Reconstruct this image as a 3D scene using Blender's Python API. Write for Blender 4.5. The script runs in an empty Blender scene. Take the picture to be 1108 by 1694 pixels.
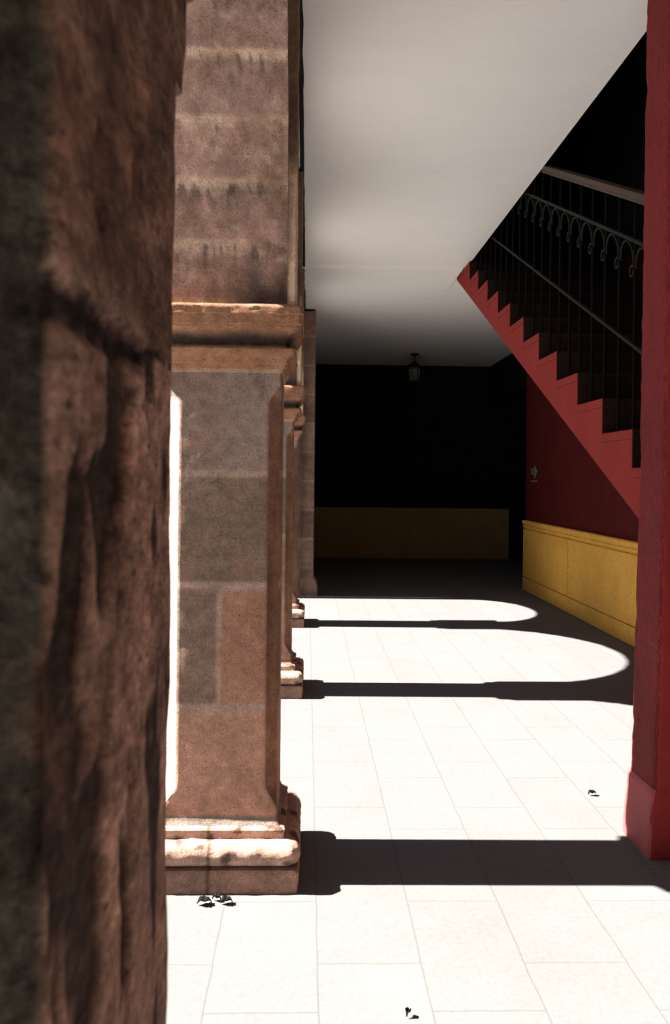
import bpy, bmesh, math, random
from mathutils import Vector, Matrix, noise

random.seed(7)
C = bpy.context.scene.collection
SC = bpy.context.scene
PI = math.pi
H_EYE = 1.40          # camera height (m)
F_PX = 1500.0         # focal length in pixels of the 1108x1694 frame
TAN_SUN = 1.035       # tangent of the sun's elevation

# ------------------------------------------------------------------ helpers
def mesh_obj(name, verts, faces, mat=None, parent=None, tints=None, smooth=None, loc=None):
    me = bpy.data.meshes.new(name)
    me.from_pydata([tuple(v) for v in verts], [], faces)
    me.validate(); me.update()
    if tints is not None:
        a = me.color_attributes.new('tint', 'FLOAT_COLOR', 'POINT')
        flat = []
        for t in tints: flat.extend((t[0], t[1], t[2], 1.0))
        a.data.foreach_set('color', flat)
    bm = bmesh.new(); bm.from_mesh(me)
    bmesh.ops.recalc_face_normals(bm, faces=bm.faces[:])
    bm.to_mesh(me); bm.free()
    if smooth is not None:
        me.polygons.foreach_set('use_smooth', [True]*len(me.polygons))
        me.set_sharp_from_angle(angle=math.radians(smooth))
    o = bpy.data.objects.new(name, me); C.objects.link(o)
    if mat: me.materials.append(mat)
    if parent: o.parent = parent
    if loc: o.location = loc
    return o

class MB:
    """collects boxes, prisms and tubes for one mesh"""
    def __init__(s): s.v = []; s.f = []
    def box(s, x0, x1, y0, y1, z0, z1):
        b = len(s.v)
        s.v += [(x0,y0,z0),(x1,y0,z0),(x1,y1,z0),(x0,y1,z0),(x0,y0,z1),(x1,y0,z1),(x1,y1,z1),(x0,y1,z1)]
        s.f += [tuple(b+i for i in q) for q in ((0,3,2,1),(4,5,6,7),(0,1,5,4),(1,2,6,5),(2,3,7,6),(3,0,4,7))]
        return s
    def prism_x(s, poly, x0, x1):
        """poly of (y, z) pushed along x"""
        b = len(s.v); n = len(poly)
        s.v += [(x0, p[0], p[1]) for p in poly] + [(x1, p[0], p[1]) for p in poly]
        s.f += [tuple(b+i for i in range(n)), tuple(b+n+i for i in reversed(range(n)))]
        for i in range(n):
            j = (i+1) % n
            s.f.append((b+i, b+j, b+n+j, b+n+i))
        return s
    def prism_y(s, poly, y0, y1):
        """poly of (x, z) pushed along y"""
        b = len(s.v); n = len(poly)
        s.v += [(p[0], y0, p[1]) for p in poly] + [(p[0], y1, p[1]) for p in poly]
        s.f += [tuple(b+i for i in range(n)), tuple(b+n+i for i in reversed(range(n)))]
        for i in range(n):
            j = (i+1) % n
            s.f.append((b+i, b+j, b+n+j, b+n+i))
        return s
    def tube(s, pts, r, n=8, closed=False):
        pts = [Vector(p) for p in pts]; b = len(s.v); m = len(pts)
        for i, p in enumerate(pts):
            if closed: t = pts[(i+1) % m] - pts[i-1]
            else: t = pts[min(i+1, m-1)] - pts[max(i-1, 0)]
            t.normalize()
            up = Vector((1,0,0)) if abs(t.x) < .9 else Vector((0,0,1))
            a = t.cross(up).normalized(); c = t.cross(a).normalized()
            rr = r[i] if isinstance(r, (list, tuple)) else r
            for k in range(n):
                w = 2*PI*k/n
                s.v.append(tuple(p + a*math.cos(w)*rr + c*math.sin(w)*rr))
        for i in range(m if closed else m-1):
            for k in range(n):
                i2 = (i+1) % m
                s.f.append((b+i*n+k, b+i*n+(k+1) % n, b+i2*n+(k+1) % n, b+i2*n+k))
        if not closed:
            s.f += [tuple(b+k for k in range(n)), tuple(b+(m-1)*n+k for k in reversed(range(n)))]
        return s
    def lathe(s, prof, cx=0, cy=0, n=24):
        b = len(s.v); m = len(prof)
        for r, z in prof:
            for k in range(n):
                w = 2*PI*k/n
                s.v.append((cx+r*math.cos(w), cy+r*math.sin(w), z))
        for i in range(m-1):
            for k in range(n):
                s.f.append((b+i*n+k, b+i*n+(k+1) % n, b+(i+1)*n+(k+1) % n, b+(i+1)*n+k))
        s.f += [tuple(b+k for k in range(n)), tuple(b+(m-1)*n+k for k in range(n))]
        return s
    def build(s, name, mat, parent=None, smooth=None, loc=None):
        return mesh_obj(name, s.v, s.f, mat, parent, None, smooth, loc)

def bevel(o, w, seg=2):
    m = o.modifiers.new('edge', 'BEVEL'); m.width = w; m.segments = seg; m.limit_method = 'ANGLE'
    return o

def thing(name, label, cat, loc=(0,0,0), group=None):
    o = bpy.data.objects.new(name, None); C.objects.link(o); o.location = loc
    o.empty_display_size = .1
    o['label'] = label; o['category'] = cat
    if group: o['group'] = group
    return o

def tag(o, label, cat, group=None):
    o['label'] = label; o['category'] = cat
    if group: o['group'] = group
    return o

def struct(o):
    o['kind'] = 'structure'
    return o

def lerp(a, b, t): return a + (b-a)*t
def mix3(a, b, t): return (lerp(a[0],b[0],t), lerp(a[1],b[1],t), lerp(a[2],b[2],t))
def sstep(a, b, x):
    t = max(0.0, min(1.0, (x-a)/(b-a))); return t*t*(3-2*t)
def nz(p, f): return noise.noise(Vector(p)*f)

# ------------------------------------------------------------------ materials
class NT:
    def __init__(s, name, rough=.9, spec=.15):
        s.m = bpy.data.materials.new(name); s.m.use_nodes = True
        s.t = s.m.node_tree; s.b = s.t.nodes['Principled BSDF']
        s.b.inputs['Roughness'].default_value = rough
        s.b.inputs['Specular IOR Level'].default_value = spec
        s.tc = s.t.nodes.new('ShaderNodeTexCoord')
    def n(s, typ, **kw):
        x = s.t.nodes.new(typ)
        for k, v in kw.items(): setattr(x, k, v)
        return x
    def link(s, a, b): s.t.links.new(a, b)
    def coord(s, scale=(1,1,1)):
        mp = s.n('ShaderNodeMapping'); mp.inputs['Scale'].default_value = scale
        s.link(s.tc.outputs['Object'], mp.inputs['Vector']); return mp.outputs['Vector']
    def noise(s, scale, detail=6, rough=.6, stretch=(1,1,1)):
        x = s.n('ShaderNodeTexNoise'); x.inputs['Scale'].default_value = scale
        x.inputs['Detail'].default_value = detail; x.inputs['Roughness'].default_value = rough
        s.link(s.coord(stretch), x.inputs['Vector']); return x.outputs['Fac']
    def ramp(s, fac, stops, mode='LINEAR'):
        r = s.n('ShaderNodeValToRGB'); r.color_ramp.interpolation = mode
        e = r.color_ramp.elements
        while len(e) < len(stops): e.new(.5)
        for el, (p, c) in zip(e, stops):
            el.position = p; el.color = (c[0], c[1], c[2], 1) if not isinstance(c, (int, float)) else (c, c, c, 1)
        s.link(fac, r.inputs['Fac']); return r.outputs['Color']
    def mixc(s, a, b, fac, typ='MIX'):
        m = s.n('ShaderNodeMix', data_type='RGBA', blend_type=typ)
        for sock, v in ((m.inputs[6], a), (m.inputs[7], b), (m.inputs[0], fac)):
            if isinstance(v, (int, float)): sock.default_value = v
            elif isinstance(v, tuple): sock.default_value = (v[0], v[1], v[2], 1)
            else: s.link(v, sock)
        return m.outputs[2]
    def bump(s, h, strength=.4, dist=.01, prev=None):
        b = s.n('ShaderNodeBump'); b.inputs['Strength'].default_value = strength
        b.inputs['Distance'].default_value = dist
        s.link(h, b.inputs['Height'])
        if prev is not None: s.link(prev, b.inputs['Normal'])
        s.link(b.outputs['Normal'], s.b.inputs['Normal']); return b.outputs['Normal']
    def base(s, c):
        if isinstance(c, tuple): s.b.inputs['Base Color'].default_value = (c[0], c[1], c[2], 1)
        else: s.link(c, s.b.inputs['Base Color'])

def mat_stone(name, streak=False):
    t = NT(name, .95, .08)
    at = t.n('ShaderNodeAttribute', attribute_name='tint')
    c = t.mixc(at.outputs['Color'], (1.27,1.27,1.27), 1.0, 'MULTIPLY')
    st = (1, .38, 1) if streak else (1, 1, 1)
    fine = t.noise(210, 5, .8, st)
    mid = t.noise(26, 6, .65, st)
    big = t.noise(5, 5, .6)
    c = t.mixc(c, t.ramp(big, [(.3, .72), (.7, 1.22)]), 1.0, 'MULTIPLY')
    c = t.mixc(c, t.ramp(mid, [(.28, .72), (.72, 1.25)]), 1.0, 'MULTIPLY')
    c = t.mixc(c, t.ramp(fine, [(.30, .50), (.70, 1.50)]), 1.0, 'MULTIPLY')
    # rusty wash and grey lichen
    c = t.mixc(c, (.36,.17,.085), t.ramp(t.noise(9, 6, .7), [(.55, 0), (.78, .5)]))
    c = t.mixc(c, (.33,.27,.225), t.ramp(t.noise(13, 8, .8), [(.60, 0), (.78, .35)]))
    # pits
    v = t.n('ShaderNodeTexVoronoi'); v.inputs['Scale'].default_value = 95
    t.link(t.coord(st), v.inputs['Vector'])
    pit = t.ramp(v.outputs['Distance'], [(.13, 1), (.26, 0)])
    gate = t.ramp(t.noise(22, 3, .6), [(.47, 0), (.58, 1)])
    pits = t.mixc(pit, gate, 1.0, 'MULTIPLY')
    c = t.mixc(c, (.05,.03,.022), t.mixc(pits, (.75,.75,.75), 1.0, 'MULTIPLY'))
    # dark weather stains, a bit taller than wide
    c = t.mixc(c, (.05,.034,.027), t.ramp(t.noise(7, 8, .72, (1,1,.45)), [(.60, 0), (.76, .75)]))
    if streak:
        c = t.mixc(c, t.ramp(t.noise(26, 8, .75, (1,.42,.75)), [(.34, .50), (.66, 1.45)]), 1.0, 'MULTIPLY')
        c = t.mixc(c, t.ramp(t.noise(75, 6, .8, (1,.40,.85)), [(.34, .45), (.66, 1.55)]), 1.0, 'MULTIPLY')
        c = t.mixc(c, (.030,.020,.015), t.ramp(t.noise(20, 8, .8, (1,.45,.7)), [(.60, 0), (.68, .85)]))
        c = t.mixc(c, (.26,.165,.12), t.ramp(t.noise(22, 7, .75, (1,.45,.7)), [(.63, 0), (.74, .55)]))
    t.base(c)
    nb = t.bump(mid, .5, .012)
    t.bump(fine, .45, .004, nb)
    return t.m

def mat_paint(name, col, var=.18, wear=None, grain=60, bump=.25, rough=.8, chips=None, cth=(.635, .66)):
    t = NT(name, rough, .06)
    c = t.mixc(col, t.ramp(t.noise(3.2, 6, .65), [(.3, 1-var), (.7, 1+var)]), 1.0, 'MULTIPLY')
    c = t.mixc(c, t.ramp(t.noise(grain, 4, .7), [(.3, 1-var*.6), (.7, 1+var*.6)]), 1.0, 'MULTIPLY')
    if wear:
        c = t.mixc(c, wear, t.ramp(t.noise(6.5, 9, .75), [(.58, 0), (.70, .6)]))
    if chips:
        c = t.mixc(c, chips, t.ramp(t.noise(70, 3, .6, (1,1,.6)), [(cth[0], 0), (cth[1], .85)]))
    t.base(c)
    t.bump(t.noise(grain, 5, .65), bump, .006)
    return t.m

def mat_floor():
    t = NT('flagstone_paving', .88, .12)
    mp = t.n('ShaderNodeMapping'); mp.inputs['Location'].default_value = (-.05, .1, 0)
    t.link(t.tc.outputs['Object'], mp.inputs['Vector'])
    wob = t.n('ShaderNodeTexNoise'); wob.inputs['Scale'].default_value = 5; wob.inputs['Detail'].default_value = 5
    t.link(t.tc.outputs['Object'], wob.inputs['Vector'])
    vm = t.n('ShaderNodeVectorMath', operation='SCALE'); vm.inputs['Scale'].default_value = .012
    t.link(wob.outputs['Color'], vm.inputs[0])
    va = t.n('ShaderNodeVectorMath', operation='ADD'); t.link(mp.outputs['Vector'], va.inputs[0]); t.link(vm.outputs[0], va.inputs[1])
    br = t.n('ShaderNodeTexBrick', offset=.38, offset_frequency=2)
    for k, v in (('Scale', 1), ('Mortar Size', .0035), ('Mortar Smooth', .4), ('Bias', 0), ('Brick Width', .62), ('Row Height', .30)):
        br.inputs[k].default_value = v
    br.inputs['Color1'].default_value = (.1145,.114,.1135,1); br.inputs['Color2'].default_value = (.1195,.119,.1185,1)
    br.inputs['Mortar'].default_value = (.093,.092,.091,1)
    rot = t.n('ShaderNodeMapping'); rot.inputs['Rotation'].default_value = (0, 0, PI/2)
    t.link(va.outputs[0], rot.inputs['Vector']); t.link(rot.outputs['Vector'], br.inputs['Vector'])
    c = br.outputs['Color']
    c = t.mixc(c, t.ramp(t.noise(2.3, 8, .7), [(.3, .95), (.7, 1.05)]), 1.0, 'MULTIPLY')
    c = t.mixc(c, t.ramp(t.noise(45, 5, .7), [(.3, .92), (.7, 1.06)]), 1.0, 'MULTIPLY')
    c = t.mixc(c, (.085,.078,.07), t.ramp(t.noise(3.1, 9, .75), [(.60, 0), (.74, .30)]))
    t.base(c)
    nb = t.bump(t.noise(38, 6, .7), .25, .006)
    t.bump(br.outputs['Fac'], -.3, .004, nb)
    return t.m

M_STONE = mat_stone('weathered_pink_stone')
M_NEAR = mat_stone('dark_streaked_stone', True)
M_FLOOR = mat_floor()
M_CEIL = mat_paint('limewashed_ceiling', (.755,.732,.708), .025, None, 25, .08, .95)
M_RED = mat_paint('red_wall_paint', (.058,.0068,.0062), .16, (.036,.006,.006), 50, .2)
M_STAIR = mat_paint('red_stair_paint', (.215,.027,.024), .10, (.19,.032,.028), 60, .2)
M_TREAD = mat_paint('dark_stair_tile', (.022,.012,.010), .25, (.014,.008,.007), 60, .2)
M_REDCOL = mat_paint('red_pillar_paint', (.15,.020,.021), .2, (.12,.028,.030), 45, .9, .7, (.060,.016,.018), (.60, .66))
M_REDSMOOTH = mat_paint('smooth_red_paint', (.25,.030,.028), .10, None, 45, .2, .7)
M_REDFOOT = mat_paint('dusty_red_paint', (.33,.078,.078), .12, None, 45, .2, .7)
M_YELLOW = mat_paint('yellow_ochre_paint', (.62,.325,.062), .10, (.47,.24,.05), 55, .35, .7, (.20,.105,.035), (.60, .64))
M_YELLOW_SHADE = mat_paint('shaded_yellow_paint', (.33,.235,.105), .12, (.26,.18,.08), 55, .3, .8, (.16,.10,.05), (.60, .64))  # the dado yellow, dulled: end-wall shade put into the colour
M_DARK = mat_paint('stairwell_shade_paint', (.010,.012,.013), .2, None, 40, .1)  # stairwell darkness put into the wall colour
M_END = mat_paint('far_end_shade_paint', (.012,.012,.013), .2, None, 40, .1)  # shade of the far end put into the colour, nearly black
M_IRON = mat_paint('dark_wrought_iron', (.013,.0145,.0135), .15, None, 80, .1, .55)
M_BAR = mat_paint('black_iron_bar', (.0035,.004,.004), .15, None, 80, .1, .8)
M_WOOD = mat_paint('worn_handrail_wood', (.075,.053,.043), .2, (.06,.04,.03), 60, .2, .6)
M_SIGN = mat_paint('grey_green_sign', (.11,.14,.13), .05, None, 60, .05, .5)
M_SIGNDK = mat_paint('dark_sign_print', (.03,.05,.05), .05, None, 60, .05, .5)
M_LEAF = mat_paint('dry_leaf', (.008,.006,.005), .3, None, 90, .2)
M_CABLE = mat_paint('black_cornice', (.016,.018,.017), .3, None, 60, .3)
M_COURT = mat_paint('courtyard_paving', (.20,.195,.19), .12, None, 30, .2)
M_GLASS = NT('smoky_lantern_glass', .15, .5)
M_GLASS.base((.5,.55,.5)); M_GLASS.b.inputs['Transmission Weight'].default_value = .9; M_GLASS = M_GLASS.m

# ------------------------------------------------------------------ lofted square stonework
def loft(rings, tint, nf=34, nc=6, amp=.003, freq=14, chip=.0, seed=0.0, zsq=1.0, caps=True):
    """rings: (z, half_x, half_y, chamfer, off_x, off_y). returns verts, faces, tints"""
    V, T, F = [], [], []
    sides = [((1,0),(0,1)), ((0,1),(-1,0)), ((-1,0),(0,-1)), ((0,-1),(1,0))]   # (normal, along)
    per = 4*(nf+nc)
    for (z, ax, ay, c, ox, oy) in rings:
        for (n, a) in sides:
            hn = ax if n[0] else ay; ha = ax if a[0] else ay
            for i in range(nf):
                u = -1 + 2*i/(nf-1)
                pa = u*(ha-c)
                x = n[0]*hn + a[0]*pa; y = n[1]*hn + a[1]*pa
                nx, ny = n
                edge = sstep(.80, 1.0, abs(u))
                V.append((x, y, z, nx, ny, edge, ox, oy)); T.append((n, pa, z, abs(u)))
            n2 = a
            for i in range(nc):
                t = (i+1)/(nc+1)
                hn2 = ax if n2[0] else ay
                p0 = (n[0]*hn + a[0]*(ha-c), n[1]*hn + a[1]*(ha-c))
                p1 = (n2[0]*hn2 + n[0]*(hn-c), n2[1]*hn2 + n[1]*(hn-c))
                x = lerp(p0[0], p1[0], t); y = lerp(p0[1], p1[1], t)
                d = Vector((n[0]+n2[0], n[1]+n2[1])).normalized()
                V.append((x, y, z, d.x, d.y, .6, ox, oy)); T.append(('c', 0, z, 1))
    out = []
    s = Vector((seed*3.1, seed*1.7, seed*2.3))
    for (x, y, z, nx, ny, e, ox, oy) in V:
        p = Vector((x, y, z*zsq)) + s
        d = amp*(noise.noise(p*freq) + .5*noise.noise(p*freq*2.7) + .3*noise.noise(p*freq*6.1))
        k = noise.noise(p*9.0 + Vector((5,3,1)))
        d -= chip*e*max(0, k*1.6-.25)
        out.append((x+nx*d+ox, y+ny*d+oy, z + (.35*d if abs(zsq-1) < .01 else 0)))
    m = len(rings)
    for r in range(m-1):
        for k in range(per):
            k2 = (k+1) % per
            F.append((r*per+k, r*per+k2, (r+1)*per+k2, (r+1)*per+k))
    tn = [tint(*t, out[i]) for i, t in enumerate(T)]
    if caps:
        for r, flip in ((0, True), (m-1, False)):
            b = len(out)
            cx = rings[r][4]; cy = rings[r][5]
            out.append((cx, cy, rings[r][0])); tn.append(tn[r*per])
            for k in range(per):
                k2 = (k+1) % per
                F.append((r*per+k, r*per+k2, b) if not flip else (r*per+k2, r*per+k, b))
    return out, F, tn

# --- the arcade pillar: base, shaft, capital
PX = -.288                 # centre line of the arcade (x)
SH = .196                  # half width of a shaft
ROWS = [(.0, .606), (.606, 1.024), (1.024, 1.41), (1.41, 1.80)]
ROWCOL = [[(.33,.185,.130), (.33,.185,.130)], [(.175,.118,.088), (.265,.138,.095)],
          [(.158,.110,.080), (.170,.110,.080)], [(.205,.140,.112), (.225,.165,.136)]]
SPLIT = [None, -.012, None, -.02]
MORTAR = (.300,.205,.165)

def shaft_tint(seed):
    rnd = random.Random(seed)
    jit = [rnd.uniform(.88, 1.12) for _ in range(64)]
    def f(n, pa, z, u, p):
        zz = z + .008*nz((p[0]*3, p[1]*3, z*.3), 5)
        r = 0
        for i, (a, b) in enumerate(ROWS):
            if zz >= a: r = i
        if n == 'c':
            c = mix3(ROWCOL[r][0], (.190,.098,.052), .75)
            if p[0] < 0: return mix3(ROWCOL[r][0], (.42,.36,.31), .75)  # left chamfers paler: sun glare put into the tint
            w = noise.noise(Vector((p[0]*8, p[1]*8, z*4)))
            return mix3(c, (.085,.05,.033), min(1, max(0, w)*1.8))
        if z < .232: return mix3((.15,.125,.105), (.2,.16,.13), .5+.5*nz(p, 12))
        col = ROWCOL[r][0] if (SPLIT[r] is None or pa < SPLIT[r]) else ROWCOL[r][1]
        k = (r*7 + {(1,0):0,(0,1):1,(-1,0):2,(0,-1):3}[n]*13 + (1 if SPLIT[r] is not None and pa > SPLIT[r] else 0)) % 64
        if n != (0,-1): col = tuple(ch*jit[k] for ch in col)
        else: col = tuple(ch*(1+(jit[k]-1)*.2) for ch in col)
        # mortar bands
        w = .013 + .006*nz((pa, z, seed), 12)
        for (a, b) in ROWS[1:]:
            if abs(zz-a) < w+.005: col = mix3(MORTAR, col, sstep(w-.004, w+.005, abs(zz-a)))
        if SPLIT[r] is not None:
            d = abs(pa + .006*nz((z, seed, pa), 7) - SPLIT[r])
            if r == 1 and d < w: col = mix3(MORTAR, col, sstep(w-.006, w, d))
        return col
    return f

def make_shaft(seed, amp=.0009, chip=.004, freq=12, zsq=1.0, step=.012, nf=34, nc=6):
    rings = []
    z = .205
    while z <= 1.79:
        lo = sstep(.255, .345, z); hi = 1 - sstep(1.655, 1.72, z)
        c = .003 + .042*min(lo, hi)
        # a short splay at the foot and the neck
        a = SH + .012*(1-sstep(.205, .225, z))
        rings.append((z, a, a, c, 0, 0)); z += step
    v, f, t = loft(rings, shaft_tint(seed), nf, nc, amp, freq, chip, seed, zsq)
    return v, f, t

def prof_rings(prof, step):
    """prof: list of (z, half, chamfer) -> dense rings, flats kept"""
    out = []
    for (z0, a0, c0), (z1, a1, c1) in zip(prof, prof[1:]):
        n = max(1, int(math.hypot(z1-z0, a1-a0)/step))
        for i in range(n):
            t = i/n; out.append((lerp(z0,z1,t), lerp(a0,a1,t), lerp(a0,a1,t), lerp(c0,c1,t), 0, 0))
    z, a, c = prof[-1]; out.append((z, a, a, c, 0, 0))
    return out

BH = .276
def arc(z0, z1, a_in, a_out, n=10):
    """half-round bulge between z0 and z1"""
    r = (z1-z0)/2; zc = (z0+z1)/2
    return [(zc - r*math.cos(PI*i/n), a_in + (a_out-a_in)*math.sin(PI*i/n), .012+.012*math.sin(PI*i/n)) for i in range(n+1)]

def make_plinth(seed):
    prof = [(.0, BH-.004, .008), (.07, BH-.002, .008), (.079, BH-.006, .012), (.084, BH-.03, .012)]
    col = (.285,.165,.120)
    def tint(n, pa, z, u, p):
        if n in ((0,-1),) and abs(pa+.03+.006*nz((z,seed,0),20)) < .006: return (.10,.065,.05)
        return mix3(col, (.2,.12,.09), .5+.5*nz(p, 6))
    return loft(prof_rings(prof, .008), tint, 44, 3, .0022, 18, .010, seed)

def make_torus(seed):
    prof = [(.084, BH-.05, .01)] + arc(.084, .166, BH-.036, BH+.001) + [(.168, BH-.052, .012), (.176, BH-.054, .010), (.196, BH-.050, .012), (.203, BH-.056, .012), (.207, SH+.006, .006), (.215, SH-.01, .004)]
    col = (.36,.24,.185)
    def tint(n, pa, z, u, p):
        c = mix3(col, (.28,.17,.125), .5+.5*nz(p, 7))
        if n == (0,-1) and abs(pa+.03+.01*nz((z,seed,3),18)) < .008: c = (.12,.07,.05)
        k = nz((p[0]+7, p[1], p[2]*1.5), 15)
        return mix3(c, (.085,.052,.042), sstep(.34, .44, k))
    return loft(prof_rings(prof, .006), tint, 44, 4, .004, 20, .016, seed)

def make_capital(seed):
    S = SH
    prof = [(1.755, S-.004, .004), (1.762, S+.006, .006), (1.774, S+.010, .006), (1.777, S+.016, .006),
            (1.786, S+.018, .006), (1.789, S+.022, .006), (1.800, S+.025, .007), (1.812, S+.033, .008), (1.822, S+.046, .010), (1.834, S+.050, .012),
            (1.841, S+.046, .012), (1.846, S+.022, .010), (1.853, S+.020, .008), (1.866, S+.024, .008), (1.880, S+.033, .008), (1.893, S+.047, .009), (1.902, S+.056, .010),
            (1.906, S+.060, .010), (1.914, S+.061, .010), (1.917, S+.066, .010), (1.948, S+.070, .010), (1.951, S+.074, .010), (1.975, S+.073, .012), (1.983, S+.066, .014), (1.985, S+.04, .014)]
    col = (.25,.128,.072)
    def tint(n, pa, z, u, p):
        c = mix3(col, (.20,.105,.065), max(0, min(1, .5+.9*nz(p, 7))))
        if 1.846 < z < 1.905:
            c = mix3((.040,.030,.026), c, sstep(1.870, 1.904, z + .012*nz(p, 9)))
        if z < 1.774: c = mix3(c, (.33,.25,.19), .45)
        return c
    return loft(prof_rings(prof, .005), tint, 40, 4, .0025, 20, .013, seed)

def pillar(y, label, seed, near=False):
    t = thing('stone_pillar', label, 'pillar', (PX - (.004 if near else 0), y, 0), 'stone pillars of the arcade')
    m = M_NEAR if near else M_STONE
    b = mesh_obj('base', *make_plinth(seed)[:2], m, t, make_plinth(seed)[2], 40)
    b.name = 'plinth'
    v, f, c = make_torus(seed); mesh_obj('base_moulding', v, f, m, t, c, 40)
    if near:
        v, f, c = make_near_shaft(seed)
    else:
        v, f, c = make_shaft(seed)
    mesh_obj('shaft', v, f, m, t, c, 50)
    v, f, c = make_capital(seed); mesh_obj('capital', v, f, m, t, c, 40)
    return t

def make_near_shaft(seed):
    """the close pillar: badly eroded, long vertical hollows"""
    rings = []
    z = .205
    while z <= 1.79:
        lo = sstep(.255, .345, z); hi = 1 - sstep(1.69, 1.745, z)
        c = .003 + .042*min(lo, hi)
        if z > 1.684: c = min(c, .010*(1-sstep(1.684, 1.73, z))+.002)
        rings.append((z, SH, SH, c, 0, 0)); z += (.005 if z > .9 else .012)
    JZ = 1.476
    def hollow(y, z):
        """eroded pockets under the bed joint, deepest towards the front"""
        band = math.exp(-((y+.095)/.055)**2) * sstep(1.10, 1.25, z) * (1-sstep(1.40, 1.43, z))
        n_ = nz((3.3, y*1.2, z*.42), 21) + .55*nz((1.1, y*1.3, z*.6), 47)
        return sstep(.10, .42, n_*.8 + .42*band)
    def joint(y, z):
        d = (z-JZ) + .010*nz((y, 2.0, 0), 14) + .004*nz((y, 7.0, z), 45)
        w = .0075*(1-sstep(-.02, .10, y)) + .001
        return d, w
    def tint(n, pa, z, u, p):
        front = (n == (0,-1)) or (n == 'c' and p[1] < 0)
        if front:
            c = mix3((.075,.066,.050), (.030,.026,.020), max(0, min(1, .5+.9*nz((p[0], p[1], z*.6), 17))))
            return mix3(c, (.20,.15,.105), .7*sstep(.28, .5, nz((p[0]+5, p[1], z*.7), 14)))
        y = p[1]
        col = mix3((.205,.120,.088), (.115,.070,.052), max(0, min(1, .5+1.0*nz((p[0], y*.5, z), 26))))
        d, w = joint(y, z)
        if d < 0:
            lite = mix3((.36,.225,.172), (.25,.150,.112), max(0, min(1, .5+1.0*nz((p[0], y*.5, z), 19))))
            low = mix3((.23,.137,.100), (.35,.212,.158), max(0, min(1, .5+1.2*nz((p[0], y*1.3, z*.35), 20))))
            col = mix3(low, lite, sstep(1.395, 1.43, z + .02*nz((y, z, 0), 16)))
            col = mix3(col, (.024,.016,.012), .92*hollow(y, z))
        else:
            col = mix3(col, (.21,.14,.105), (1-sstep(.004, .022, d))*.7*(1-sstep(.02, .10, y)))
        return mix3((.022,.015,.012), col, sstep(w*.6, w*1.3, abs(d+w)))
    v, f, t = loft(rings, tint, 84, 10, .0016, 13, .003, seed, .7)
    vv = []
    for (x, y, z) in v:
        r = math.hypot(x, y)
        if r > .05:
            d, w = joint(y, z)
            k = .0050*hollow(y, z)*(1-sstep(.02, .10, y)) + .0035*(1-sstep(w*.6, w*1.4, abs(d+w)))*(1-sstep(.02, .10, y)) + .0016*max(0, nz((x+2, y, z*.6), 30))
            s_ = 1 - k/max(r, .1)
            vv.append((x*s_, y*s_, z))
        else: vv.append((x, y, z))
    return vv, f, t

Y = [.497, 3.32, 6.01, 8.72]
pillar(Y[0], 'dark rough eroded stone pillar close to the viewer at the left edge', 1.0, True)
pillar(Y[1], 'pale brown block pillar with sunlit strip, nearest of those standing behind the dark close pillar', 2.0)
pillar(Y[2], 'slim sliver of stone pillar behind the big block pillar, second white base moulding along the row', 3.0)
pillar(Y[3], 'farthest stone pillar with a small sunlit base, just in front of the grey end pier', 4.0)

# end pier, square blocks up to the ceiling
def pier():
    t = thing('stone_pier', 'shaded grey block pier closing the far end of the arcade', 'pillar', (-.20, 10.93, 0))
    cols = [tuple(c*k for c in (.20,.135,.108)) for k in (.85, 1.1, .75, 1.05, .9, 1.15, .8, 1.0, .9, 1.1)]
    def tint(n, pa, z, u, p):
        r = int(z/.34); e = abs(z/.34 - round(z/.34))*.34
        return mix3(MORTAR, cols[r % 10], sstep(.008, .015, e))
    rings = [(.0+.02*i, (.285), .250, .006, 0, 0) for i in range(int(3.375/.02)+1)]
    v, f, c = loft(rings, tint, 26, 2, .0015, 10, .010, 9.0); mesh_obj('shaft', v, f, M_STONE, t, c, 50)
    prof = [(0, .335, .01), (.13, .335, .01), (.15, .325, .015), (.20, .30, .012), (.215, .28, .008)]
    rr = [(z, a, .252, c, 0, 0) for (z, a, a2, c, _, _) in prof_rings(prof, .012)]
    v, f, c = loft(rr, lambda n, pa, z, u, p: (.22,.15,.12), 26, 2, .003, 14, .012, 8.0)
    mesh_obj('base', v, f, M_STONE, t, c, 40)
pier()

# ------------------------------------------------------------------ arcade wall over the pillars
ZC = 3.39                       # underside of the ceiling
ZS = 1.985                      # springing line
XR, XL = -.075, -.49            # corridor and courtyard faces of the arches
bays = []                       # (y centre, half span, rise, springing)
def bay(ya, yb): bays.append(((ya+yb)/2, (yb-ya)/2, (yb-ya)/2, ZS))
bay(-2.25, Y[0]-SH)
for i in range(3): bay(Y[i]+SH, Y[i+1]-SH)
bays.append(((Y[3]+SH+10.52)/2, (10.52-Y[3]-SH)/2, .60, 3.03-.60))
RING = .15

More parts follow.
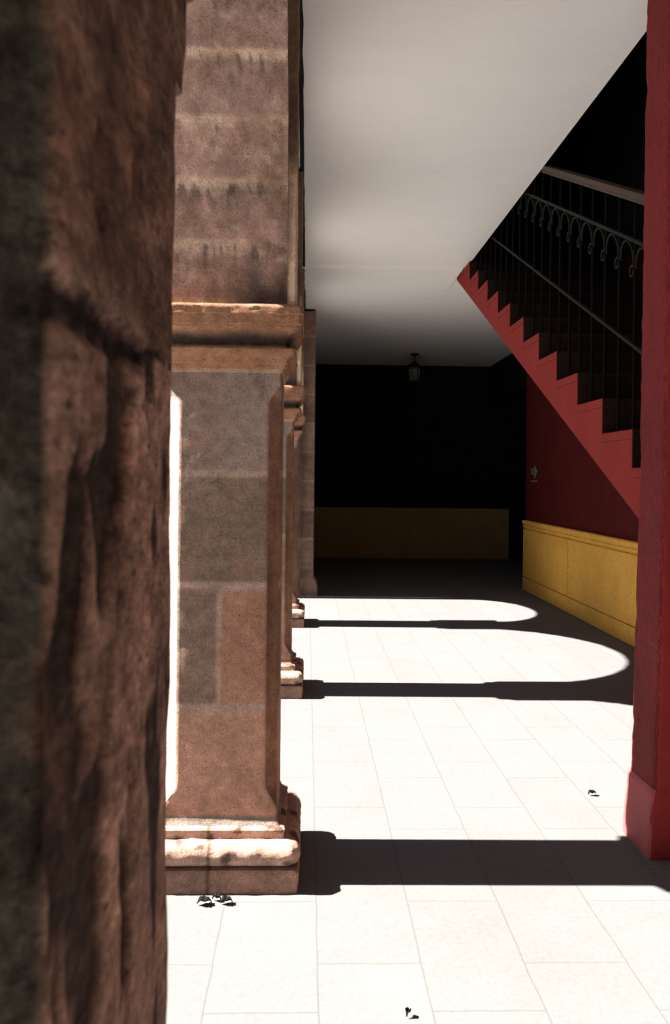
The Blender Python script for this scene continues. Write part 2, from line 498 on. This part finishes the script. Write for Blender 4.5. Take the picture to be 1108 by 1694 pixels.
def arch_ring(bi, parent):
    yc, ry, rz, zs = bays[bi]
    nth = 230; nx = 54
    nv = 19 if bi < 4 else 13
    rnd = random.Random(20+bi)
    pal = [(.270,.180,.152), (.285,.190,.164), (.262,.178,.156), (.275,.178,.144), (.250,.165,.138)]
    cols = []
    for _ in range(nv):
        k = rnd.uniform(.84, 1.06); q = pal[rnd.randrange(5)]; cols.append(tuple(c*k for c in q))
    mort = (.385,.275,.208)
    V, T, F = [], [], []
    # angles, with stilts below the arc when its springing is above the capital
    path = [(PI*i/nth, None) for i in range(nth+1)]
    if zs > ZS+.02:
        path = [(0, zs*i/40) for i in range(40)] + path + [(PI, lerp(zs, ZS+.002, i/10)) for i in range(1, 11)]
    nth = len(path)-1
    for i, (th, zfix) in enumerate(path):
        cy, cz = math.cos(th), math.sin(th)
        # profile points: right outer, right inner .. left inner, left outer
        row = [(XR, 1)] + [(lerp(XR, XL, k/(nx-1)), 0) for k in range(nx)] + [(XL, 1)]
        for (x, o) in row:
            y = yc + (ry + o*RING)*cy; z = zs + (rz + o*RING)*cz
            if zfix is not None: z = zfix
            d = .004*nz((x, y, z), 13) + .003*nz((x, y, z), 31)
            q = (th/PI*nv) if zfix is None else (abs(zs-zfix)/.35); vi = min(nv-1, int(q)); e = min(q-vi, 1-(q-vi))*PI*ry/nv
            jl = .018 + .006*nz((x, y, z+3), 10)
            rec = .006*(1-sstep(jl-.006, jl, e)) if 0 < vi else 0
            edge = sstep(.85, 1.0, abs((x-(XR+XL)/2)/((XR-XL)/2)))
            chip = .018*edge*max(0, nz((x*2, y, z), 8)-.15)
            if o == 0: y += -cy*(-d-rec-chip)*1; z += -cz*(-d-rec-chip)
            V.append((x - (chip*.5 if x > -.2 else 0), y, z))
            c = mix3(mort, cols[vi], sstep(jl-.004, jl+.006, e))
            c = mix3(c, (.10,.065,.05), .45*sstep(.2, .6, nz((x*3, y*1.2, z*1.2+vi), 6)))
            up = sstep(.45, .95, q-vi) * sstep(.02, .30, nz((x*4.5, vi*1.7, q*.25), 11))
            c = mix3(c, (.075,.055,.047), .75*up)
            c = mix3(c, (.165,.100,.066), .6*sstep(.05, .5, nz((x*1.5, y*1.5, z*1.5+5), 9)+.35*sstep(-.2, -.09, x)))
            c = mix3(c, (.33,.27,.24), .5*sstep(.45, .6, nz((x, y, z+9), 30)))
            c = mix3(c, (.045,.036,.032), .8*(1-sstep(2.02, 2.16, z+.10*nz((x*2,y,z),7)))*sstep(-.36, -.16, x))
            T.append(c)
    w = nx+2
    for i in range(nth):
        for k in range(w):
            k2 = (k+1) % w
            F.append((i*w+k, i*w+k2, (i+1)*w+k2, (i+1)*w+k))
    F.append(tuple(range(w))); F.append(tuple(nth*w+k for k in reversed(range(w))))
    return mesh_obj('arch_ring', V, F, M_STONE, parent, T, 40)

def arcade_wall():
    XR2, XL2 = XR-.012, XL+.012
    ys = []
    y = -4.0
    brk = [-2.25-RING-.001, -2.25-RING+.001]
    for (yc, ry, rz, zs) in bays: brk += [yc-ry-RING*.98, yc+ry+RING*.98, yc-ry-.02, yc+ry+.02]
    while y < 10.66: ys.append(y); y += .03
    ys = sorted(set([v for v in ys + brk if v < 10.6])) + [10.676]
    V, F, T = [], [], []
    for y in ys:
        lo = ZS
        for (yc, ry, rz, zs) in bays:
            u = (y-yc)/(ry+RING*.9)
            if abs(u) < 1: lo = max(lo, zs + (rz+RING*.9)*math.sqrt(1-u*u))
        if y < -2.25-RING: lo = 0
        for (x, z) in ((XR2, lo), (XR2, ZC), (XL2, ZC), (XL2, lo)):
            V.append((x, y, z)); T.append((.40,.31,.23))
    for i in range(len(ys)-1):
        for k in range(4):
            k2 = (k+1) % 4
            F.append((i*4+k, i*4+k2, (i+1)*4+k2, (i+1)*4+k))
    F += [(0,1,2,3), tuple((len(ys)-1)*4+k for k in (3,2,1,0))]
    w = mesh_obj('wall_left', V, F, M_STONE, None, T); struct(w)
    for bi in range(len(bays)): arch_ring(bi, w)
    # pilaster strips over each pillar
    for yp in Y[1:]:
        rings = []
        z = ZS
        while z < 3.375:
            rings.append((z, .022, .185, .004, 0, 0)); z += .02
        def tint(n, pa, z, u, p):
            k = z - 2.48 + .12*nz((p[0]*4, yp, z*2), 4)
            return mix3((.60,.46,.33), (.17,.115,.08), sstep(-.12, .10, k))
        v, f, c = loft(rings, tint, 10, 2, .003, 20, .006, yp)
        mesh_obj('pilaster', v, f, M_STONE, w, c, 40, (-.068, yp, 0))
arcade_wall()

# thin dark ragged line where the wall meets the ceiling
pts = [(-.051+.004*nz((0, y*1.3, 0), 3), y, ZC-.012+.003*nz((1, y, 0), 9)) for y in [(-3.9+.06*i) for i in range(248)]]
o = MB().tube(pts, [.012+.003*nz((0, p[1], 4), 7) for p in pts], 8).build('trim_1', M_CABLE, None, 60); struct(o)

# ------------------------------------------------------------------ floor, ceiling, walls
YE = 15.9           # end wall
XW = 2.80           # right wall
XV = 1.478          # edge of the stairwell opening in the ceiling
def boxo(name, mat, *b, parent=None): return MB().box(*b).build(name, mat, parent)
struct(boxo('floor', M_FLOOR, -.62, 5.6, -4.3, YE+.3, -.2, 0))
struct(boxo('courtyard_ground', M_COURT, -60, -.62, -40, 80, -.22, -.02))
cm = MB()
cm.box(-.478, XV, -4.0, 8.93, ZC, ZC+.34)
cm.box(-.478, 4.2, 8.93, YE, ZC, ZC+.34)
cm.box(XV, XW, -4.0, -1.6, ZC, ZC+.34)
struct(cm.build('ceiling', M_CEIL))
bm_ = MB().prism_x([(8.44, ZC+.01), (8.50, ZC-.022), (9.50, ZC-.022), (9.58, ZC+.01)], -.08, 1.44)
struct(bm_.build('ceiling_beam', M_CEIL))
struct(boxo('slab_edge_shade', M_DARK, XV, XW-.002, 8.922, 8.9295, ZC+.002, ZC+.345))  # added dark sheet, puts shade over the pale slab edge
# side walls
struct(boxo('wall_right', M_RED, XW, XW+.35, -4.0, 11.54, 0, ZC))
struct(boxo('wall_back', M_RED, -.478, XW, -4.3, -4.0, 0, ZC+.34))
wm = MB().box(-.5, 5.6, YE, YE+.3, 0, ZC+.34)
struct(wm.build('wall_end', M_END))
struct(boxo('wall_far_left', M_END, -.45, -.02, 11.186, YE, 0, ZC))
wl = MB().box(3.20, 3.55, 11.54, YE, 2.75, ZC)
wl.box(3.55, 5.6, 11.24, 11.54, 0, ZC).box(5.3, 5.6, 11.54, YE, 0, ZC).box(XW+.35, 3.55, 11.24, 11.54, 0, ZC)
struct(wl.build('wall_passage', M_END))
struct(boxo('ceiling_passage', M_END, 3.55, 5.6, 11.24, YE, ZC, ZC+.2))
# stairwell above the ceiling: walls with shade in their colour, closed on top
sw = MB()
sw.box(XW, XW+.35, -1.9, 11.2, ZC, 6.6)
sw.box(XV-.3, XV-.002, -1.9, 11.2, ZC+.34, 6.6)
sw.box(XV-.3, XW+.35, 11.2, 11.5, ZC+.34, 6.6)
sw.box(XV-.3, XW+.35, -2.2, -1.9, ZC+.34, 6.6)
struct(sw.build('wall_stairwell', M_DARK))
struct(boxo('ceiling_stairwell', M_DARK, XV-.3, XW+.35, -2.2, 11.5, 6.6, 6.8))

# yellow dado on the right wall and the end wall
def dado_x(y0, y1, x, mat, name):
    m = MB()
    m.prism_y([(x, 0), (x-.030, 0), (x-.032, .158), (x-.012, .161), (x-.012, .786), (x-.030, .793), (x-.032, .818), (x-.024, .822), (x-.024, .835), (x-.040, .842), (x-.044, .872), (x-.036, .885), (x, .887)], y0, y1)
    o = m.build(name, mat); struct(o); return o
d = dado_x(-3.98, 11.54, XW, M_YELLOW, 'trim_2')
# raised panel fields between the joints
def fld(y0, y1): return MB().box(XW-.0275, XW-.010, y0, y1, .174, .772)
for (y0, y1) in ((9.56, 11.535), (5.85, 9.545), (2.1, 5.835), (-1.6, 2.085)):
    fld(y0, y1).build('panel', M_YELLOW, d)
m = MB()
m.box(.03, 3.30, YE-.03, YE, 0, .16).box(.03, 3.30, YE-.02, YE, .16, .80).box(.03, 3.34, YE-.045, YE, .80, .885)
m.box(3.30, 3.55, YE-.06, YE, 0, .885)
struct(m.build('trim_3', M_YELLOW_SHADE))

# ------------------------------------------------------------------ red pillar
def front_paint(o, m):
    o.data.materials.append(m)
    for p in o.data.polygons:
        if p.normal.y < -.75: p.material_index = 1
def red_pillar():
    t = thing('red_pillar', 'peeling red painted pillar at the right edge in front of the stairs', 'pillar', (0, 0, 0))
    ax, ay = .24, .125
    x0, y0 = 1.296+ax, 3.455
    rings = []
    z = 0.0
    while z <= 3.386:
        g = .012*(1-sstep(.235, .26, z)) + .012*(1-sstep(0, .235, z))
        lean = .026*min(1, z/1.4) + .012*max(0, z-1.4)/2
        rings.append((z, ax+g-lean/2, ay+g*.8, .010, x0+lean/2, y0)); z += .014
    split = .262
    lo = [r for r in rings if r[0] < split]; hi = [r for r in rings if r[0] >= split-.015]
    tf = lambda n, pa, z, u, p: (1,1,1)
    v, f, c = loft(hi, tf, 30, 3, .0026, 22, .010, 5.0)
    o = mesh_obj('shaft', v, f, M_REDCOL, t, None, 50); front_paint(o, M_REDSMOOTH)
    v, f, c = loft(lo, tf, 30, 3, .002, 14, .006, 5.0)
    o = mesh_obj('foot', v, f, M_REDFOOT, t, None, 50); front_paint(o, M_REDSMOOTH)
    o['label'] = 'smooth red foot band'
red_pillar()

# ------------------------------------------------------------------ staircase
RUN, RISE = .418, .1747
XS0, XS1 = 1.456, XW-.003
def nos(k): return 4.03 + RUN*(k-1), 1.634 + RISE*(k-1)     # nosing of step k
K0, K1 = -7, 13
def staircase():
    t = thing('staircase', 'red painted staircase rising away from the red pillar to the ceiling opening', 'stairs', (0, 0, 0))
    poly = []
    ya, za = nos(K0)
    poly.append((ya, 0.0))
    for k in range(K0, K1):
        y, z = nos(k); poly.append((y, z-.045)); poly.append((y+RUN, z-.045))
    # end against the slab; the soffit comes back down
    yl, zl = nos(K1-1)
    yend = yl+RUN
    poly[-1] = (8.92, zl-.045) if yend > 8.92 else poly[-1]
    sof = lambda y: 3.36 + .428*(y-8.91)
    yz0 = 8.91 - 3.36/.428
    poly += [(8.92, 3.395), (8.90, 3.36), (yz0, 0.0)]
    b = MB().prism_x(poly, XS0, XS1)
    o = b.build('body', M_STAIR, t)
    # treads
    for k in range(K0, K1):
        y, z = nos(k)
        y2 = min(y+RUN+.006, 8.92)
        if y2 <= y: continue
        tr = MB().box(XS0-.004, XS1, y-.012, y2, z-.045, z).build('tread', M_TREAD, t)
        tr.data.materials.append(M_STAIR)
        for p in tr.data.polygons:
            if p.normal.x < -.8: p.material_index = 1
        bevel(tr, .006)
        r = MB().box(XS0+.003, XS1-.01, y-.004, y+.004, z-RISE+.004, z-.047)
        if k > K0: r.build('riser', M_TREAD, t)
    # railing of wrought iron with a wooden handrail
    bal = bpy.data.objects.new('railing', None); C.objects.link(bal); bal.parent = t
    X = XS0+.055
    line = lambda y, m: H_EYE + .418*y - m*1.50
    def rail(name, m, w, h, mat, y0, y1):
        g = MB()
        for (dx0, dx1, dz0, dz1) in ([(-w, w, -h, h)] if name != 'handrail' else [(-w, w, -h*.2, h), (-w*.62, w*.62, -h, -h*.2)]):
            g.prism_x([(y0, line(y0, m)+dz0), (y1, line(y1, m)+dz0), (y1, line(y1, m)+dz1), (y0, line(y0, m)+dz1)], X+dx0, X+dx1)
        o = g.build(name, mat, bal); bevel(o, .004); return o
    y0 = nos(K0)[0]+.12; y1 = 8.85
    rail('handrail', .279, .032, .026, M_WOOD, y0-.1, y1)
    rail('top_rail', .417, .012, .010, M_IRON, y0, y1)
    rail('bottom_rail', .742, .012, .009, M_IRON, y0, y1)
    k = 0
    y = y0
    while y < y1-.05:
        zt = line(y, .279)-.02
        kk = math.floor((y-4.03)/RUN)+1
        zb = nos(kk)[1]-.002
        MB().tube([(X, y, zb), (X, y, zt)], .008, 8).build('baluster', M_BAR, bal, 40)
        # a C scroll hanging below the top rail
        if y+.21 < y1:
            c = MB(); pts = []
            yc = y+.105; zc = line(yc, .417)-.105
            for i in range(33):
                a = PI*1.15*i/32 - .08*PI
                pts.append((X, yc+.088*math.cos(a), zc+.088*math.sin(a) + .418*(.088*math.cos(a))))
            for i in range(1, 15):
                a = PI*1.07 + 1.35*PI*i/14; r = .088*(1-i/14*.75)
                pts.append((X, yc-.066+.024*math.cos(a)*1.0 - .0, zc-.02+.03*math.sin(a)))
            c.tube(pts[:33], .0055, 6)
            c.tube([(X, yc-.088+.025-.025*math.cos(w), zc-.03-.04-.025*math.sin(w)) for w in [i*.35 for i in range(17)]], .005, 6)
            c.build('scroll', M_IRON, bal, 40)
        y += .21
        k += 1
staircase()

# ------------------------------------------------------------------ arrow sign on the right wall
def arrow_sign():
    t = thing('arrow_sign', 'small grey arrow sign on the red wall above the end of the yellow dado', 'sign', (XW, 11.10, 1.505))
    # the arrow points towards the viewer (-y), right in the photograph
    p = [(.145, .036), (-.02, .036), (-.02, .088), (-.145, 0), (-.02, -.088), (-.02, -.036), (.145, -.036)]
    MB().prism_x(p, -.008, -.001).build('arrow', M_SIGN, t)
    MB().prism_x([(.10, .018), (.0, .018), (-.045, 0), (.0, -.018), (.10, -.018)], -.0095, -.0078).build('print', M_SIGNDK, t)
    MB().box(-.006, -.001, -.145, .145, -.128, -.112).build('underline', M_SIGN, t)
arrow_sign()

# ------------------------------------------------------------------ hanging lantern near the end wall
def lantern():
    t = thing('hanging_lantern', 'dark iron lantern hanging from the ceiling before the black end wall', 'lamp', (1.69, 14.4, ZC))
    MB().lathe([(.012, -.001), (.075, -.001), (.07, -.018), (.03, -.03), (.01, -.05)], 0, 0, 20).build('ceiling_rose', M_IRON, t, 40)
    MB().tube([(0,0,-.04), (0,0,-.13)], .006, 8).build('rod', M_IRON, t, 40)
    MB().lathe([(.012, -.11), (.03, -.125), (.045, -.145), (.10, -.185), (.125, -.21), (.12, -.22), (.02, -.215)], 0, 0, 6).build('hood', M_IRON, t)
    g = MB().lathe([(.105, -.22), (.07, -.44)], 0, 0, 6); g.build('glass_body', M_GLASS, t)
    fr = MB()
    for k in range(6):
        w = 2*PI*k/6
        fr.tube([(.108*math.cos(w), .108*math.sin(w), -.215), (.073*math.cos(w), .073*math.sin(w), -.445)], .006, 6)
    fr.lathe([(.076, -.435), (.076, -.455), (.03, -.475), (.012, -.51)], 0, 0, 6)
    fr.build('frame', M_IRON, t)
lantern()

# ------------------------------------------------------------------ dry leaves on the paving
def leaf(x, y, L, W, rz, label):
    V, F = [], []
    n = 12
    for i in range(n+1):
        u = i/n
        w = W*math.sin(PI*u**.8)*(1+.25*math.sin(u*21+x*9)) + .0008
        z = .006 + .010*math.sin(PI*u) + .004*math.sin(9*u)
        for s in (-1, -.5, 0, .5, 1):
            V.append(((u-.5)*L, s*w, z + abs(s)*.010*math.sin(PI*u)))
    for i in range(n):
        for k in range(4):
            a = i*5+k; F.append((a, a+1, a+6, a+5))
    o = mesh_obj('dry_leaf', V, F, M_LEAF, None, None, 60, (x, y, 0))
    o.rotation_euler = (0, 0, rz)
    m = o.modifiers.new('thick', 'SOLIDIFY'); m.thickness = .002
    tag(o, label, 'leaf', 'dry leaves on the sunlit paving')
def floor_pt(px, py):
    z = F_PX*H_EYE/(py-790); return (px-508)/F_PX*z, z
for (px, py, L, W, rz, lb) in ((346, 1496, .050, .016, .15, 'largest curled dark leaf on the sunlit paving, left one before the block pillar'),
                               (366, 1490, .032, .009, -.3, 'thin dark leaf scrap lying between two larger leaves before the block pillar'),
                               (382, 1495, .042, .013, .1, 'dark pointed leaf on the paving, right one before the block pillar'),
                               (685, 1683, .022, .005, 1.0, 'tiny dark twig-like leaf on the white paving at the bottom of the photo'),
                               (989, 1316, .040, .010, .1, 'small dark leaf on the sunlit paving left of the red pillar')):
    x, y = floor_pt(px, py); leaf(x, y, L, W, rz, lb)

# ------------------------------------------------------------------ light
sun = bpy.data.lights.new('sun', 'SUN'); sun.energy = 37.2; sun.angle = math.radians(.53); sun.color = (1, .95, .89)
so = bpy.data.objects.new('sun', sun); C.objects.link(so)
d = Vector((1, -.014, -TAN_SUN))
so.rotation_euler = d.to_track_quat('-Z', 'Y').to_euler(); so.location = (-6, 4, 9)
w = bpy.data.worlds.new('sky'); SC.world = w; w.use_nodes = True
wt = w.node_tree; bg = wt.nodes['Background']
sky = wt.nodes.new('ShaderNodeTexSky'); sky.sky_type = 'NISHITA'; sky.sun_disc = False
sky.sun_elevation = math.atan(TAN_SUN); sky.sun_rotation = math.radians(270)
wt.links.new(sky.outputs['Color'], bg.inputs['Color']); bg.inputs['Strength'].default_value = .09

# ------------------------------------------------------------------ camera
cam = bpy.data.cameras.new('camera'); co = bpy.data.objects.new('camera', cam); C.objects.link(co)
cam.sensor_fit = 'VERTICAL'; cam.sensor_height = 36; cam.lens = F_PX/1694*36
cam.clip_start = .01
roll = math.radians(.6)
yc = Vector((508-554, 0, -F_PX)).normalized()
cam.shift_y = -57/1694
zc = Vector((math.sin(roll), math.cos(roll), 0)); zc = (zc - yc*zc.dot(yc)).normalized()
xc = yc.cross(zc)
Mx = Matrix((xc, yc, zc))            # rows: world axes in camera space  ->  camera to world
co.matrix_world = Matrix.Translation((0, 0, H_EYE)) @ Mx.to_4x4()
cam.dof.use_dof = True; cam.dof.focus_distance = 3.2; cam.dof.aperture_fstop = 13
SC.camera = co

SC.view_settings.view_transform = 'Standard'; SC.view_settings.look = 'None'
SC.view_settings.exposure = 0; SC.view_settings.gamma = 1; SC.view_settings.use_curve_mapping = False
SC.cycles.max_bounces = 10; SC.cycles.diffuse_bounces = 6
SC.cycles.use_denoising = True
